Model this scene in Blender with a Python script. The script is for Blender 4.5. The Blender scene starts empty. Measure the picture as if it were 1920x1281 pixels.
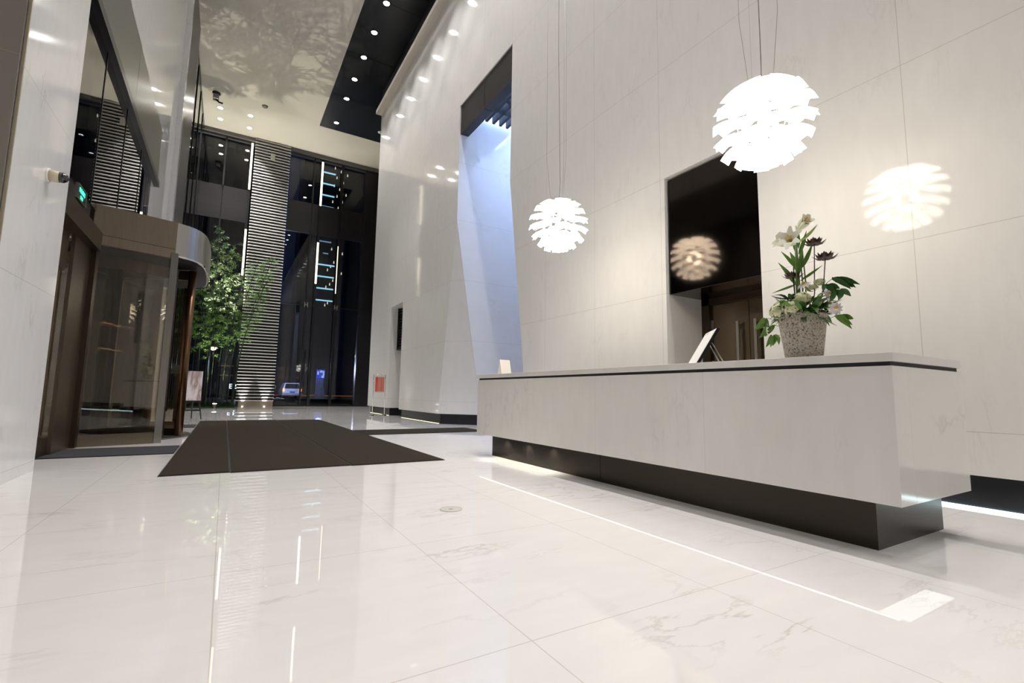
import bpy, bmesh, math, random
from mathutils import Vector, Matrix
random.seed(7)
S = bpy.context.scene
COL = S.collection
PI = math.pi

# ------------------------------------------------------------------ camera
cam_d = bpy.data.cameras.new('camera')
cam = bpy.data.objects.new('camera', cam_d); COL.objects.link(cam)
f_px = 893.0
cam_d.sensor_fit = 'HORIZONTAL'; cam_d.sensor_width = 36.0
cam_d.lens = f_px * 36.0 / 1920.0
cam_d.clip_start = 0.05; cam_d.clip_end = 600
def _ray(x, y): return Vector((x - 960.0, -(y - 640.5), -f_px))
yv = _ray(421, 730).normalized()
zv = _ray(1092, -7470).normalized(); zv = (zv - yv * zv.dot(yv)).normalized()
xv = yv.cross(zv)
R3 = Matrix((xv, yv, zv))
CAMH = 0.82
cam.matrix_world = Matrix.Translation((0, 0, CAMH)) @ R3.to_4x4()
S.camera = cam

# ------------------------------------------------------------------ world and exposure
S.view_settings.view_transform = 'Standard'
S.view_settings.look = 'None'
S.view_settings.gamma = 1.0
S.view_settings.exposure = 0.37
S.view_settings.use_curve_mapping = False
W = bpy.data.worlds.new('night_sky'); S.world = W; W.use_nodes = True
W.node_tree.nodes['Background'].inputs[0].default_value = (0.02, 0.03, 0.075, 1)
W.node_tree.nodes['Background'].inputs[1].default_value = 0.35

# light levels (lobby fill and bamboo stake lamps are added)
P_DOWN = 430.0        # each downlight in the black ceiling panel
P_PEND = 9.0         # bulb of each pendant
E_LEAF = 0.75          # glow of the lamp leaves
P_PORTAL = 185.0      # cold light over the portal
P_DAPPLE = 1450.0     # added staked lamp that dapples the ceiling through the leaves
P_LOBBY_FILL = 175.0      # each unseen downlight added to the cream ceiling as hall fill
WARM = (1.0, 0.87, 0.70); NEUT = (1.0, 0.965, 0.94); COLD = (0.38, 0.55, 1.0)

# ------------------------------------------------------------------ helpers
def tag(o, label=None, cat=None, group=None, kind=None):
    if label: o['label'] = label
    if cat: o['category'] = cat
    if group: o['group'] = group
    if kind: o['kind'] = kind
    return o
def link(o, parent=None):
    COL.objects.link(o)
    if parent is not None: o.parent = parent
    return o
def empty(name, label, cat, loc=(0, 0, 0), rz=0, group=None, kind=None):
    o = bpy.data.objects.new(name, None); o.empty_display_size = .1
    o.location = loc; o.rotation_euler = (0, 0, rz)
    link(o); return tag(o, label, cat, group, kind)
class MB:
    def __init__(s): s.v = []; s.f = []; s.sm = []
    def add(s, vs, fs, smooth=False, M=None):
        b = len(s.v)
        for v in vs: s.v.append(tuple(M @ Vector(v)) if M else tuple(v))
        for f in fs: s.f.append([i + b for i in f]); s.sm.append(smooth)
        return s
    def box(s, x0, x1, y0, y1, z0, z1, M=None):
        vs = [(x0,y0,z0),(x1,y0,z0),(x1,y1,z0),(x0,y1,z0),(x0,y0,z1),(x1,y0,z1),(x1,y1,z1),(x0,y1,z1)]
        return s.add(vs, [(0,3,2,1),(4,5,6,7),(0,1,5,4),(1,2,6,5),(2,3,7,6),(3,0,4,7)], M=M)
    def prism(s, pts, a0, a1, axis='z', M=None):
        """pts: 2D polygon, extruded along axis from a0 to a1"""
        n = len(pts)
        def P(p, a):
            if axis == 'z': return (p[0], p[1], a)
            if axis == 'x': return (a, p[0], p[1])
            return (p[0], a, p[1])
        vs = [P(p, a0) for p in pts] + [P(p, a1) for p in pts]
        fs = [tuple(range(n)), tuple(range(2*n-1, n-1, -1))]
        for i in range(n): j = (i+1) % n; fs.append((i, i+n, j+n, j))
        return s.add(vs, fs, M=M)
    def tube(s, pts, r, n=8, caps=True):
        rs = r if isinstance(r, (list, tuple)) else [r]*len(pts)
        P = [Vector(p) for p in pts]; vs = []; fs = []
        up = None
        for i, p in enumerate(P):
            d = (P[min(i+1, len(P)-1)] - P[max(i-1, 0)])
            d = d.normalized() if d.length > 1e-9 else Vector((0,0,1))
            if up is None: up = Vector((1,0,0)) if abs(d.x) < .9 else Vector((0,1,0))
            u = (up - d*up.dot(d)).normalized(); w = d.cross(u); up = u
            for k in range(n):
                a = 2*PI*k/n
                vs.append(p + (u*math.cos(a) + w*math.sin(a))*rs[i])
        for i in range(len(P)-1):
            for k in range(n):
                a = i*n+k; b = i*n+(k+1) % n
                fs.append((a, b, b+n, a+n))
        if caps: fs.append(tuple(range(n-1, -1, -1))); fs.append(tuple((len(P)-1)*n+k for k in range(n)))
        return s.add(vs, fs, True)
    def lathe(s, prof, c=(0,0,0), n=32, smooth=True):
        vs = []; fs = []
        for r, z in prof:
            for k in range(n):
                a = 2*PI*k/n; vs.append((c[0]+r*math.cos(a), c[1]+r*math.sin(a), c[2]+z))
        for i in range(len(prof)-1):
            for k in range(n):
                a = i*n+k; b = i*n+(k+1) % n; fs.append((a, b, b+n, a+n))
        m = (len(prof)-1)*n
        if prof[0][0] > 0 and prof[-1][0] > 0 and abs(prof[0][0]-prof[-1][0]) < 1e-6:
            for k in range(n): b = (k+1) % n; fs.append((m+k, m+b, b, k))        # closed ring
        else:
            if prof[0][0] > 0: fs.append(tuple(range(n-1, -1, -1)))
            if prof[-1][0] > 0: fs.append(tuple(m+k for k in range(n)))
        return s.add(vs, fs, smooth)
    def build(s, name, mat, parent=None, bevel=0, **t):
        me = bpy.data.meshes.new(name); me.from_pydata(s.v, [], s.f)
        me.polygons.foreach_set('use_smooth', s.sm); me.update()
        bm = bmesh.new(); bm.from_mesh(me); bmesh.ops.recalc_face_normals(bm, faces=bm.faces[:])
        if bevel:
            es = [e for e in bm.edges if len(e.link_faces) == 2 and e.calc_face_angle(0) > .6]
            bmesh.ops.bevel(bm, geom=es, offset=bevel, segments=2, affect='EDGES', profile=.5)
        bm.to_mesh(me); bm.free()
        o = bpy.data.objects.new(name, me); me.materials.append(mat)
        link(o, parent); tag(o, **t); return o
def struct(name, mb, mat, parent=None, bevel=0):
    return mb.build(name, mat, parent, bevel=bevel, kind='structure') if parent is None else mb.build(name, mat, parent, bevel=bevel)
def copy_tree(o, parent=None):
    c = o.copy(); COL.objects.link(c); c.parent = parent
    for ch in list(o.children): copy_tree(ch, c)
    return c
def text_mesh(name, body, size, mat, parent=None, M=None, depth=.002, align='CENTER'):
    cu = bpy.data.curves.new('t', 'FONT'); cu.body = body; cu.size = size; cu.extrude = depth
    cu.align_x = align; cu.align_y = 'CENTER'
    o = bpy.data.objects.new('t', cu); COL.objects.link(o)
    bpy.context.view_layer.update()
    dg = bpy.context.evaluated_depsgraph_get()
    me = bpy.data.meshes.new_from_object(o.evaluated_get(dg))
    bpy.data.objects.remove(o); me.name = name
    if M: me.transform(M)
    me.materials.clear(); me.materials.append(mat)
    r = bpy.data.objects.new(name, me); link(r, parent); return r
def lamp(kind, name, loc, power, color, parent=None, d=(0,0,-1), **kw):
    l = bpy.data.lights.new(name, kind); l.energy = power; l.color = color
    for k, v in kw.items(): setattr(l, k, v)
    o = bpy.data.objects.new(name, l)
    o.rotation_euler = Vector(d).to_track_quat('-Z', 'Y').to_euler(); o.location = loc
    link(o, parent); return o

# ------------------------------------------------------------------ materials
def mat(name):
    m = bpy.data.materials.new(name); m.use_nodes = True
    return m, m.node_tree.nodes, m.node_tree.links, m.node_tree.nodes['Principled BSDF']
def simple(name, col, rough=.5, metal=0., spec=.5, noise=0., scale=20., emit=None, es=0., stretch=None, bump=0., coat=0.):
    m, N, L, b = mat(name)
    b.inputs['Base Color'].default_value = (*col, 1); b.inputs['Roughness'].default_value = rough
    b.inputs['Metallic'].default_value = metal; b.inputs['Specular IOR Level'].default_value = spec
    b.inputs['Coat Weight'].default_value = coat
    if emit: b.inputs['Emission Color'].default_value = (*emit, 1); b.inputs['Emission Strength'].default_value = es
    tc = N.new('ShaderNodeTexCoord'); mp = N.new('ShaderNodeMapping'); nt = N.new('ShaderNodeTexNoise')
    L.new(tc.outputs['Object'], mp.inputs[0]); L.new(mp.outputs[0], nt.inputs[0])
    nt.inputs['Scale'].default_value = scale; nt.inputs['Detail'].default_value = 4
    if stretch: mp.inputs['Scale'].default_value = stretch
    if noise:
        mx = N.new('ShaderNodeMix'); mx.data_type = 'RGBA'
        mx.inputs['A'].default_value = tuple(c*(1-noise) for c in col)+(1,)
        mx.inputs['B'].default_value = tuple(min(1, c*(1+noise)) for c in col)+(1,)
        L.new(nt.outputs[0], mx.inputs['Factor']); L.new(mx.outputs['Result'], b.inputs['Base Color'])
    if bump:
        bp = N.new('ShaderNodeBump'); bp.inputs['Strength'].default_value = bump; bp.inputs['Distance'].default_value = .01
        L.new(nt.outputs[0], bp.inputs['Height']); L.new(bp.outputs[0], b.inputs['Normal'])
    return m
def math_n(N, L, op, a, b=None):
    n = N.new('ShaderNodeMath'); n.operation = op
    for i, v in enumerate((a, b)):
        if v is None: continue
        if isinstance(v, (int, float)): n.inputs[i].default_value = v
        else: L.new(v, n.inputs[i])
    return n.outputs[0]
def marble(name, base, vein, seams, rough=.07, veinamt=.35, spec=.5, seamcol=(.42,.36,.28), seamw=.0022, vrot=(.5,.9,.6), vscale=1.0, mott=.05, seamamt=.75):
    """polished stone; seams = list of (axis, offset, spacing) joint families"""
    m, N, L, b = mat(name)
    tc = N.new('ShaderNodeTexCoord'); geo = N.new('ShaderNodeNewGeometry')
    mp = N.new('ShaderNodeMapping'); mp.inputs['Rotation'].default_value = vrot
    mp.inputs['Scale'].default_value = (1.0*vscale, 3.4*vscale, 1.0*vscale)
    L.new(tc.outputs['Object'], mp.inputs[0])
    n1 = N.new('ShaderNodeTexNoise'); n1.inputs['Scale'].default_value = .9; n1.inputs['Detail'].default_value = 9
    n1.inputs['Roughness'].default_value = .62; n1.inputs['Distortion'].default_value = .3
    L.new(mp.outputs[0], n1.inputs[0])
    d = math_n(N, L, 'ABSOLUTE', math_n(N, L, 'SUBTRACT', n1.outputs[0], .5))
    r1 = N.new('ShaderNodeMapRange'); r1.inputs[1].default_value = 0; r1.inputs[2].default_value = .018
    r1.inputs[3].default_value = 1; r1.inputs[4].default_value = 0; L.new(d, r1.inputs[0])
    n3 = N.new('ShaderNodeTexNoise'); n3.inputs['Scale'].default_value = 1.3; n3.inputs['Detail'].default_value = 2
    L.new(tc.outputs['Object'], n3.inputs[0])
    msk = N.new('ShaderNodeMapRange'); msk.inputs[1].default_value = .5; msk.inputs[2].default_value = .72
    L.new(n3.outputs[0], msk.inputs[0])
    veinf = math_n(N, L, 'MULTIPLY', math_n(N, L, 'MULTIPLY', r1.outputs[0], msk.outputs[0]), veinamt)
    n2 = N.new('ShaderNodeTexNoise'); n2.inputs['Scale'].default_value = 2.6; n2.inputs['Detail'].default_value = 6
    L.new(mp.outputs[0], n2.inputs[0])
    mx0 = N.new('ShaderNodeMix'); mx0.data_type = 'RGBA'
    mx0.inputs['A'].default_value = (*[c*(1-mott) for c in base], 1)
    mx0.inputs['B'].default_value = (*[min(.95, c*(1+mott)) for c in base], 1)
    L.new(n2.outputs[0], mx0.inputs['Factor'])
    mx = N.new('ShaderNodeMix'); mx.data_type = 'RGBA'; mx.inputs['B'].default_value = (*vein, 1)
    L.new(mx0.outputs['Result'], mx.inputs['A']); L.new(veinf, mx.inputs['Factor'])
    out = mx.outputs['Result']
    sx = N.new('ShaderNodeSeparateXYZ'); L.new(tc.outputs['Object'], sx.inputs[0])
    sn = N.new('ShaderNodeSeparateXYZ'); L.new(geo.outputs['True Normal'], sn.inputs[0])
    tot = None
    for ax, off, sp in seams:
        c = math_n(N, L, 'PINGPONG', math_n(N, L, 'ADD', sx.outputs[ax], 400*sp-off), sp/2)
        # pingpong(c, s/2) is 0 on every joint
        hit = math_n(N, L, 'LESS_THAN', c, seamw)
        nn = math_n(N, L, 'LESS_THAN', math_n(N, L, 'ABSOLUTE', sn.outputs[ax]), .8)
        h = math_n(N, L, 'MULTIPLY', hit, nn)
        tot = h if tot is None else math_n(N, L, 'MAXIMUM', tot, h)
    if tot is not None:
        ms = N.new('ShaderNodeMix'); ms.data_type = 'RGBA'; ms.inputs['B'].default_value = (*seamcol, 1)
        L.new(out, ms.inputs['A']); L.new(math_n(N, L, 'MULTIPLY', tot, seamamt), ms.inputs['Factor'])
        out = ms.outputs['Result']
    L.new(out, b.inputs['Base Color'])
    b.inputs['Roughness'].default_value = rough; b.inputs['Specular IOR Level'].default_value = spec
    return m
def emission(name, col, s):
    m = bpy.data.materials.new(name); m.use_nodes = True; N = m.node_tree.nodes; L = m.node_tree.links
    N.clear(); o = N.new('ShaderNodeOutputMaterial'); e = N.new('ShaderNodeEmission')
    e.inputs[0].default_value = (*col, 1); e.inputs[1].default_value = s; L.new(e.outputs[0], o.inputs[0]); return m
def glass(name, tint=(.8,.82,.82), refl=1.0, ior=1.5, rough=0.0):
    m = bpy.data.materials.new(name); m.use_nodes = True; N = m.node_tree.nodes; L = m.node_tree.links
    N.clear(); o = N.new('ShaderNodeOutputMaterial'); t = N.new('ShaderNodeBsdfTransparent'); g = N.new('ShaderNodeBsdfGlossy')
    f = N.new('ShaderNodeFresnel'); mx = N.new('ShaderNodeMixShader'); f.inputs[0].default_value = ior
    t.inputs[0].default_value = (*tint, 1); g.inputs['Roughness'].default_value = rough
    g.inputs[0].default_value = (refl, refl, refl, 1)
    L.new(f.outputs[0], mx.inputs[0]); L.new(t.outputs[0], mx.inputs[1]); L.new(g.outputs[0], mx.inputs[2])
    L.new(mx.outputs[0], o.inputs[0]); return m

WZ = (2, 2.17, 1.58); WY = (1, 1.61, 1.355)
M_FLOOR = marble('polished_floor_marble', (.775,.755,.745), (.47,.42,.37), [(0, .02, .92), (1, .25, 1.16)], rough=.018, veinamt=.7, spec=.62, seamcol=(.50,.42,.34), seamw=.0022, vrot=(0,0,-.45), seamamt=.6)
M_WALL = marble('polished_wall_marble', (.81,.80,.78), (.47,.45,.42), [WY, WZ], rough=.06, veinamt=.22, spec=.5, vrot=(.7,.2,.3), seamw=.0030, seamamt=.45)
M_DESK = marble('honed_desk_marble', (.90,.88,.845), (.45,.42,.39), [(1, 2.30, 1.18)], rough=.10, veinamt=.35, spec=.5, vrot=(.7,.2,.3), seamw=.0012, seamamt=.35)
M_DTOP = marble('desk_top_marble', (.84,.82,.79), (.5,.47,.44), [], rough=.12, veinamt=.3)
M_CREAM = simple('cream_painted_ceiling', (.63,.60,.54), .75, noise=.03, scale=.6)
M_CORN = simple('cornice_plaster', (.70,.64,.56), .6, noise=.03, scale=2)
M_BLACKP = simple('black_ceiling_panel', (.012,.014,.018), .35, noise=.2, scale=3)
M_KICK = simple('dark_bronze_kick', (.045,.038,.032), .28, metal=.85, noise=.15, scale=3, stretch=(1,.1,1))
M_KICKB = simple('black_stone_kick', (.028,.030,.034), .22, metal=.3, noise=.15, scale=3)
M_BRONZE = simple('brushed_bronze', (.20,.165,.125), .32, metal=.9, noise=.15, scale=10, stretch=(6,6,.3))
M_BRONZED = simple('dark_bronze', (.075,.055,.04), .3, metal=.85, noise=.15, scale=10, stretch=(6,6,.3))
M_STEEL = simple('brushed_steel', (.36,.35,.33), .3, metal=.95, noise=.12, scale=8, stretch=(6,6,.2))
M_CHROME = simple('polished_chrome', (.75,.74,.72), .1, metal=1.)
M_BLACK = simple('black_metal', (.012,.012,.013), .3, metal=.3, noise=.1)
M_BLACKM = simple('matt_black', (.01,.01,.011), .6, noise=.1)
M_SPAN = simple('dark_spandrel_metal', (.045,.042,.045), .3, metal=.75, noise=.15, scale=2, stretch=(.3,1,3))
M_GLASS = glass('facade_glass', (.62,.65,.68), 1.0, 1.55)
M_DGLASS = glass('door_glass', (.90,.88,.83), 1.0, 1.5)
M_UGLASS = glass('upper_glass', (.62,.62,.62), 1.0, 1.7)
M_BGLASS = simple('dark_polished_metal_panel', (.046,.038,.032), .08, metal=1.0, noise=.06, scale=3, stretch=(1,6,.3))
M_WHITE = simple('white_plastic', (.8,.78,.72), .4)
M_MAT = None
def ribbed(name, c0, c1, freq=260, axis='Y'):
    m, N, L, b = mat(name)
    tc = N.new('ShaderNodeTexCoord'); w = N.new('ShaderNodeTexWave'); w.bands_direction = axis
    w.inputs['Scale'].default_value = freq/6.28; w.inputs['Distortion'].default_value = .3
    L.new(tc.outputs['Object'], w.inputs[0])
    nz = N.new('ShaderNodeTexNoise'); nz.inputs['Scale'].default_value = 60; L.new(tc.outputs['Object'], nz.inputs[0])
    mx = N.new('ShaderNodeMix'); mx.data_type = 'RGBA'; mx.inputs['A'].default_value = (*c0, 1); mx.inputs['B'].default_value = (*c1, 1)
    L.new(math_n(N, L, 'MULTIPLY', w.outputs[1], nz.outputs[0]), mx.inputs['Factor']); L.new(mx.outputs['Result'], b.inputs['Base Color'])
    bp = N.new('ShaderNodeBump'); bp.inputs['Strength'].default_value = .5; bp.inputs['Distance'].default_value = .003
    L.new(w.outputs[1], bp.inputs['Height']); L.new(bp.outputs[0], b.inputs['Normal'])
    b.inputs['Roughness'].default_value = .95; b.inputs['Specular IOR Level'].default_value = .1; return m
M_MAT = ribbed('ribbed_brown_carpet', (.024,.019,.014), (.065,.053,.038))
M_MATG = ribbed('grey_carpet', (.045,.045,.047), (.08,.08,.083), 200)
M_RUB = simple('mat_rubber_edge', (.015,.014,.013), .6)
M_EWARM = emission('warm_light_strip', (1.0,.86,.55), 1.6)
M_ECOLD = emission('cool_light_strip', (.72,.94,1.0), 4.5)
M_EDOWN = emission('downlight_lens', (1.0,.97,.92), 60.0)
M_ESOFT = emission('fill_downlight_lens', (1.0,.96,.9), 2.5)  # weak lens glow of the added fill downlights
M_EDESK = emission('desk_light_strip', (1.0,.97,.90), 2.2)
M_EPORT = emission('cold_light_panel', COLD, 3.0)

# ================================================================== THE SETTING
CZ = 13.6; XW = 4.9; KZ = .265; XL = -1.75; YB = 27.0; WTOP = 12.62
struct('floor', MB().box(-6, 9.2, -6, YB, -.2, 0), M_FLOOR)
# cream ceiling with the gap for the black panel
cb = MB(); cb.box(-6, 3.05, -6, 26.6, CZ, CZ+.3); cb.box(3.05, 6.12, 23.62, 26.6, CZ, CZ+.3); cb.box(6.12, 9.2, -6, 26.6, CZ, CZ+.3)
struct('ceiling', cb, M_CREAM)
pb = MB()
ys = [-6, -3, 0, 3, 6, 9, 11.6, 14.6, 17.6, 20.6, 23.62]
for a, b_ in zip(ys, ys[1:]): pb.box(3.05, 6.12, a, b_-.012, CZ+.005, CZ+.2)
struct('trim_1', pb, M_BLACKP)                       # black recessed ceiling band
# right wall ---------------------------------------------------------------
w = MB()
def yz(pts, x0=XW, x1=5.3): w.prism(pts, x0, x1, 'x')
w.box(XW, 8.6, -6, 2.95, KZ, WTOP)
w.box(XW, 8.6, 2.95, 4.25, 3.75, WTOP)
w.prism([(4.25,KZ),(7.59,KZ),(8.38,5.33),(8.38,8.49),(8.38,WTOP),(4.25,WTOP)], XW, 8.6, 'x')
w.box(XW, 8.6, 8.38, 11.09, 9.2, WTOP); w.box(XW, XW+.3, 8.38, 11.09, 8.49, 9.2)
# far pier with the folded chamfer
a = (XW,11.09,5.33); 
w.add([(XW,11.09,5.33),(XW,11.97,KZ),(5.73,11.09,KZ),(XW,15.3,KZ),(XW,15.3,5.33),(8.6,11.09,KZ),(8.6,11.09,5.33),(8.6,15.3,KZ),(8.6,15.3,5.33)],
      [(0,1,3,4),(0,2,1),(0,6,5,2),(1,2,5,7,3),(3,7,8,4),(5,6,8,7),(0,4,8,6)])
w.box(XW, 8.6, 11.09, 15.3, 5.33, WTOP)
w.box(XW, 8.6, 15.3, 16.62, 3.82, WTOP)
w.box(XW, 6.6, 16.62, 19.27, KZ, WTOP)
w.box(5.95, 6.6, 15.3, 16.62, KZ, 3.82)
struct('wall_right', w, M_WALL)
struct('wall_portal', MB().box(8.6, 8.8, 4.25, 15.3, 0, WTOP), M_WALL)
struct('trim_2', MB().box(4.66, XW, -6, 19.27, WTOP-.16, WTOP), M_CORN)      # cornice on the wall head
struct('trim_3', MB().box(XW, 6.6, -6, 19.27, WTOP, CZ), M_BLACKM)
# kick band, set back under the marble
k = MB()
k.box(5.0, 8.6, -6, 2.95, 0, KZ); k.box(5.0, 8.5, 4.25, 7.5, 0, KZ)
k.prism([(5.0,15.3),(5.0,12.03),(5.78,11.18),(8.5,11.18),(8.5,15.3)], 0, KZ, 'z')
k.box(5.02, 6.6, 16.7, 19.2, 0, KZ); k.box(5.3, 6.6, 15.3, 16.7, 0, KZ)
struct('baseboard_right', k, M_KICKB)
# portal header beam and the black timbers of the pergola beyond it
hb = MB(); hb.box(4.93, 5.16, 8.38, 9.72, 7.69, 8.49); hb.box(4.93, 5.16, 9.735, 11.09, 7.69, 8.49)
struct('trim_4', hb, M_SPAN)
g = empty('pergola_grille', 'black timber grille of crossing bars inside the tall blue-lit portal behind the header', 'grille', (5.5, 9.7, 8.2))
for i in range(6):
    x = 5.42 + i*.215
    MB().box(-.035+x-5.5, .035+x-5.5, -1.3, 1.28, .02, .22).build('long_bar', M_BLACKM, g)
for j in range(5):
    MB().box(-.12, 1.1, -1.2+j*.5-.035+.15, -1.2+j*.5+.035+.15, .2, .34).build('cross_bar', M_BLACKM, g)
# back glass wall --------------------------------------------------------------
zb = MB(); zb.box(XL, 6.95, YB-.1, YB+.1, 13.38, CZ); zb.box(-6, 9.2, 26.6, 26.72, 13.42, CZ+.3)
struct('trim_5', zb, simple('bulkhead_paint', (.16,.15,.145), .6, noise=.05, scale=1))
for i, (x0, x1) in enumerate(((XL, -.78), (-.78, .42), (2.18, 3.37), (3.37, 4.87), (4.87, 6.08))):
    sp = empty('window_%d' % (i+1), None, None, (x0, YB, 0), kind='structure')
    MB().box(.02, x1-x0-.02, -.012, .012, .02, 5.30).build('lower_pane', M_GLASS, sp)
    MB().box(.02, x1-x0-.02, -.012, .012, 5.34, 9.2).build('middle_pane', M_GLASS, sp)
    MB().box(.02, x1-x0-.02, -.012, .012, 10.9, 13.4).build('upper_pane', M_GLASS, sp)
    MB().box(.008, x1-x0-.008, -.05, .05, 9.2, 10.9).build('spandrel_panel', M_SPAN, sp)
fr = MB()
for x in (-.78, 3.37, 4.87):
    fr.box(x-.035, x+.035, YB-.14, YB+.06, 0, 9.2); fr.box(x-.035, x+.035, YB-.14, YB+.06, 10.9, 13.4)
fr.box(XL, 6.08, YB-.03, YB+.03, 5.295, 5.345); fr.box(XL, 6.1, YB-.05, YB+.05, 0, .06)
struct('trim_6', fr, M_BLACK)
struct('wall_back', MB().box(6.08, 6.9, YB-.25, YB+.2, 0, CZ), M_SPAN)
struct('wall_alcove', MB().box(6.9, 7.1, 19.27, YB+.2, 0, CZ), simple('dark_alcove_stone', (.07,.065,.06), .3, noise=.15, scale=1))
for (x, z) in ((3.37, 5.32), (4.87, 5.32)):
    b_ = MB(); b_.box(x-.09, x-.05, YB-.2, YB-.06, z-.13, z+.13); b_.box(x+.05, x+.09, YB-.2, YB-.06, z-.13, z+.13); b_.box(x-.1, x+.1, YB-.17, YB-.12, z-.03, z+.03)
    b_.build('glass_clamp', M_STEEL, None, label='small steel glass clamp where the transom meets the %s glazing mullion' % ('left' if x < 4 else 'right'), cat='clamp', group='glass clamps on the back wall')
# left side --------------------------------------------------------------------
struct('wall_left', MB().box(-6, -1.54, 5.0, 6.46, 0, CZ), marble('column_marble', (.79,.79,.79), (.47,.45,.42), [(1, 5.0, 3.0), (2, 1.72, 1.62)], rough=.1, veinamt=.5, vrot=(.7,.2,.3), seamw=.003, seamamt=.45))
struct('trim_7', MB().box(-1.548, -1.532, 4.985, 5.004, 0, CZ), simple('brass_corner_bead', (.55,.49,.36), .35, metal=.6))
up = MB(); up.box(-2.3, XL, 6.46, 16.3, 6.9, CZ); up.box(-2.3, XL, 12.95, 16.3, 0, 6.9)
struct('wall_left_pier', up, M_WALL)
struct('wall_left_return', MB().box(-2.3, XL+.13, 16.3, 16.62, 0, CZ), marble('pale_return_marble', (.80,.80,.81), (.6,.6,.6), [(2, 2.17, 1.58)], rough=.08))
struct('trim_8', MB().box(-2.3, XL+.12, 16.62, 19.3, 0, CZ), M_BLACK)
fa = MB(); fa.box(XL-.15, XL+.05, 6.46, 10.2, 5.62, 6.9); fa.box(XL-.15, XL+.05, 10.21, 13.55, 5.62, 6.9)
struct('trim_9', fa, simple('dark_steel_fascia', (.17,.17,.16), .28, metal=.95, noise=.12, scale=8, stretch=(6,6,.2)))
fb = MB(); fb.box(XL-.05, XL+.1, 6.46, 13.5, 5.5, 5.62)
struct('trim_10', fb, M_BLACK)
gl = empty('window_6', None, None, (XL, 6.46, 3.3), kind='structure')
for a, b_ in ((6.46, 8.3), (8.3, 9.9), (9.9, 11.5), (11.5, 12.95)):
    MB().box(-.012, .012, a-6.46+.01, b_-6.46-.01, 0, 2.25).build('glass_pane', M_UGLASS, gl)
fr = MB()
for y in (8.3, 9.9, 11.5): fr.box(-.05, .02, y-6.46-.012, y-6.46+.012, 0, 2.25)
fr.build('frame', M_BLACK, gl)
gw = empty('window_7', None, None, (XL, 19.3, 0), kind='structure')
for i in range(4):
    a = i*1.92
    MB().box(-.012, .012, a+.02, a+1.90, 0, 13.4).build('glass_pane', M_UGLASS, gw)
    MB().box(-.04, .04, a-.02, a+.02, 0, 13.4).build('mullion', M_BLACK, gw)
struct('trim_11', MB().box(XL-.3, XL+.02, 19.3, 26.6, 13.3, CZ), M_BLACK)
struct('wall_left_near', MB().box(-6, -1.556, 4.965, 5.0, 0, CZ), marble('grey_brown_facing', (.27,.25,.22), (.2,.18,.16), [(2, 1.2, 2.2)], rough=.2))  # column's near face, a slab coloured darker than the other faces
# vestibule beyond the left glass
vb = MB(); vb.box(-9, -2.3, 12.95, 13.3, 0, 6.6); vb.box(-9.2, -9, 5.0, 13.3, 0, 6.6)
struct('wall_vestibule', vb, M_WALL)
vb = MB()
for x in (-8.2, -6.6, -5.0, -4.2, -3.4, -2.75): vb.box(x-.16, x+.16, 12.9, 12.97, .05, 5.4)
struct('trim_15', vb, M_BRONZED)
struct('ceiling_vestibule', MB().box(-9.2, -1.95, 6.46, 13.3, 5.62, 5.8), M_CREAM)
struct('floor_vestibule', MB().box(-9.2, -6.001, 5.0, 13.3, -.1, 0), M_FLOOR)
for z, lab in ((2.62,'added upper warm light line inside the vestibule behind the revolving door'), (1.95,'added lower warm light line inside the vestibule behind the revolving door')):
    MB().box(-8.9, -2.4, 12.86, 12.9, z, z+.022).build('light_line', emission('added_warm_line', (1,.55,.25), 1.6), None, label=lab, cat='light strip')  # glowing lines added for the door glass to show
for x, y, lab in ((-3.6, 9.4, 'added vestibule ceiling lamp nearer the revolving door'), (-6.4, 9.4, 'added vestibule ceiling lamp farther from the revolving door'), (-4.4, 11.8, 'added vestibule ceiling lamp by the marble wall')):
    e = empty('added_vestibule_light', lab, 'ceiling light', (x, y, 5.61), 0, 'added vestibule ceiling lamps')
    MB().lathe([(0,-.02),(.1,-.02),(.12,0),(0,0)], n=20).build('lens', emission('vestibule_lens', (1,.9,.75), 8), e)
    lamp('SPOT', 'lamp_beam', (0,0,-.04), 520, (1,.88,.72), e, spot_size=2.4, spot_blend=.8, shadow_soft_size=.08)  # unseen lamps added to brighten the vestibule
# room behind the camera
struct('wall_rear', MB().box(-6.2, 9.2, -6.2, -6, 0, CZ), M_WALL)
rp = MB()
for x in (-4.4, -2.2, 0.0, 2.2, 4.2): rp.box(x-.45, x+.45, -6, -5.7, 0, CZ)
struct('wall_rear_pilasters', rp, M_WALL)
rp = MB()
for x in (-3.3, -1.1, 1.1, 3.2): rp.box(x-.65, x+.6, -6, -5.94, .1, 11)
struct('trim_14', rp, M_SPAN)
for x, y in ((2.2,-3.4), (-2.6,-3.4)):
    MB().lathe([(.42,0),(.42,CZ)], (0,0,0), 40).build('round_column', M_WALL, None, label='round pale marble column behind the camera, %s' % ('nearer the desk wall' if x > 0 else 'nearer the street side'), cat='column').location = (x, y, 0)
for z, lab in ((3.3,'added upper warm light line on the rear wall for reflections'), (2.3,'added lower warm light line on the rear wall for reflections')):
    MB().box(-5, 4.8, -5.69, -5.66, z, z+.03).build('light_line', emission('added_warm_line', (1,.6,.28), 3.0), None, label=lab, cat='light strip')  # glowing lines added behind the camera for the glass to reflect
struct('wall_left_rear', MB().box(-6.2, -6, -6.2, 5.0, 0, CZ), M_WALL)
# outside ground
struct('outside_ground', MB().box(-60, 90, YB+.1, 220, -.25, -.02).box(-60, -2.3, -20, YB+.1, -.25, -.02), simple('asphalt', (.02,.021,.024), .55, noise=.3, scale=2))

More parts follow.
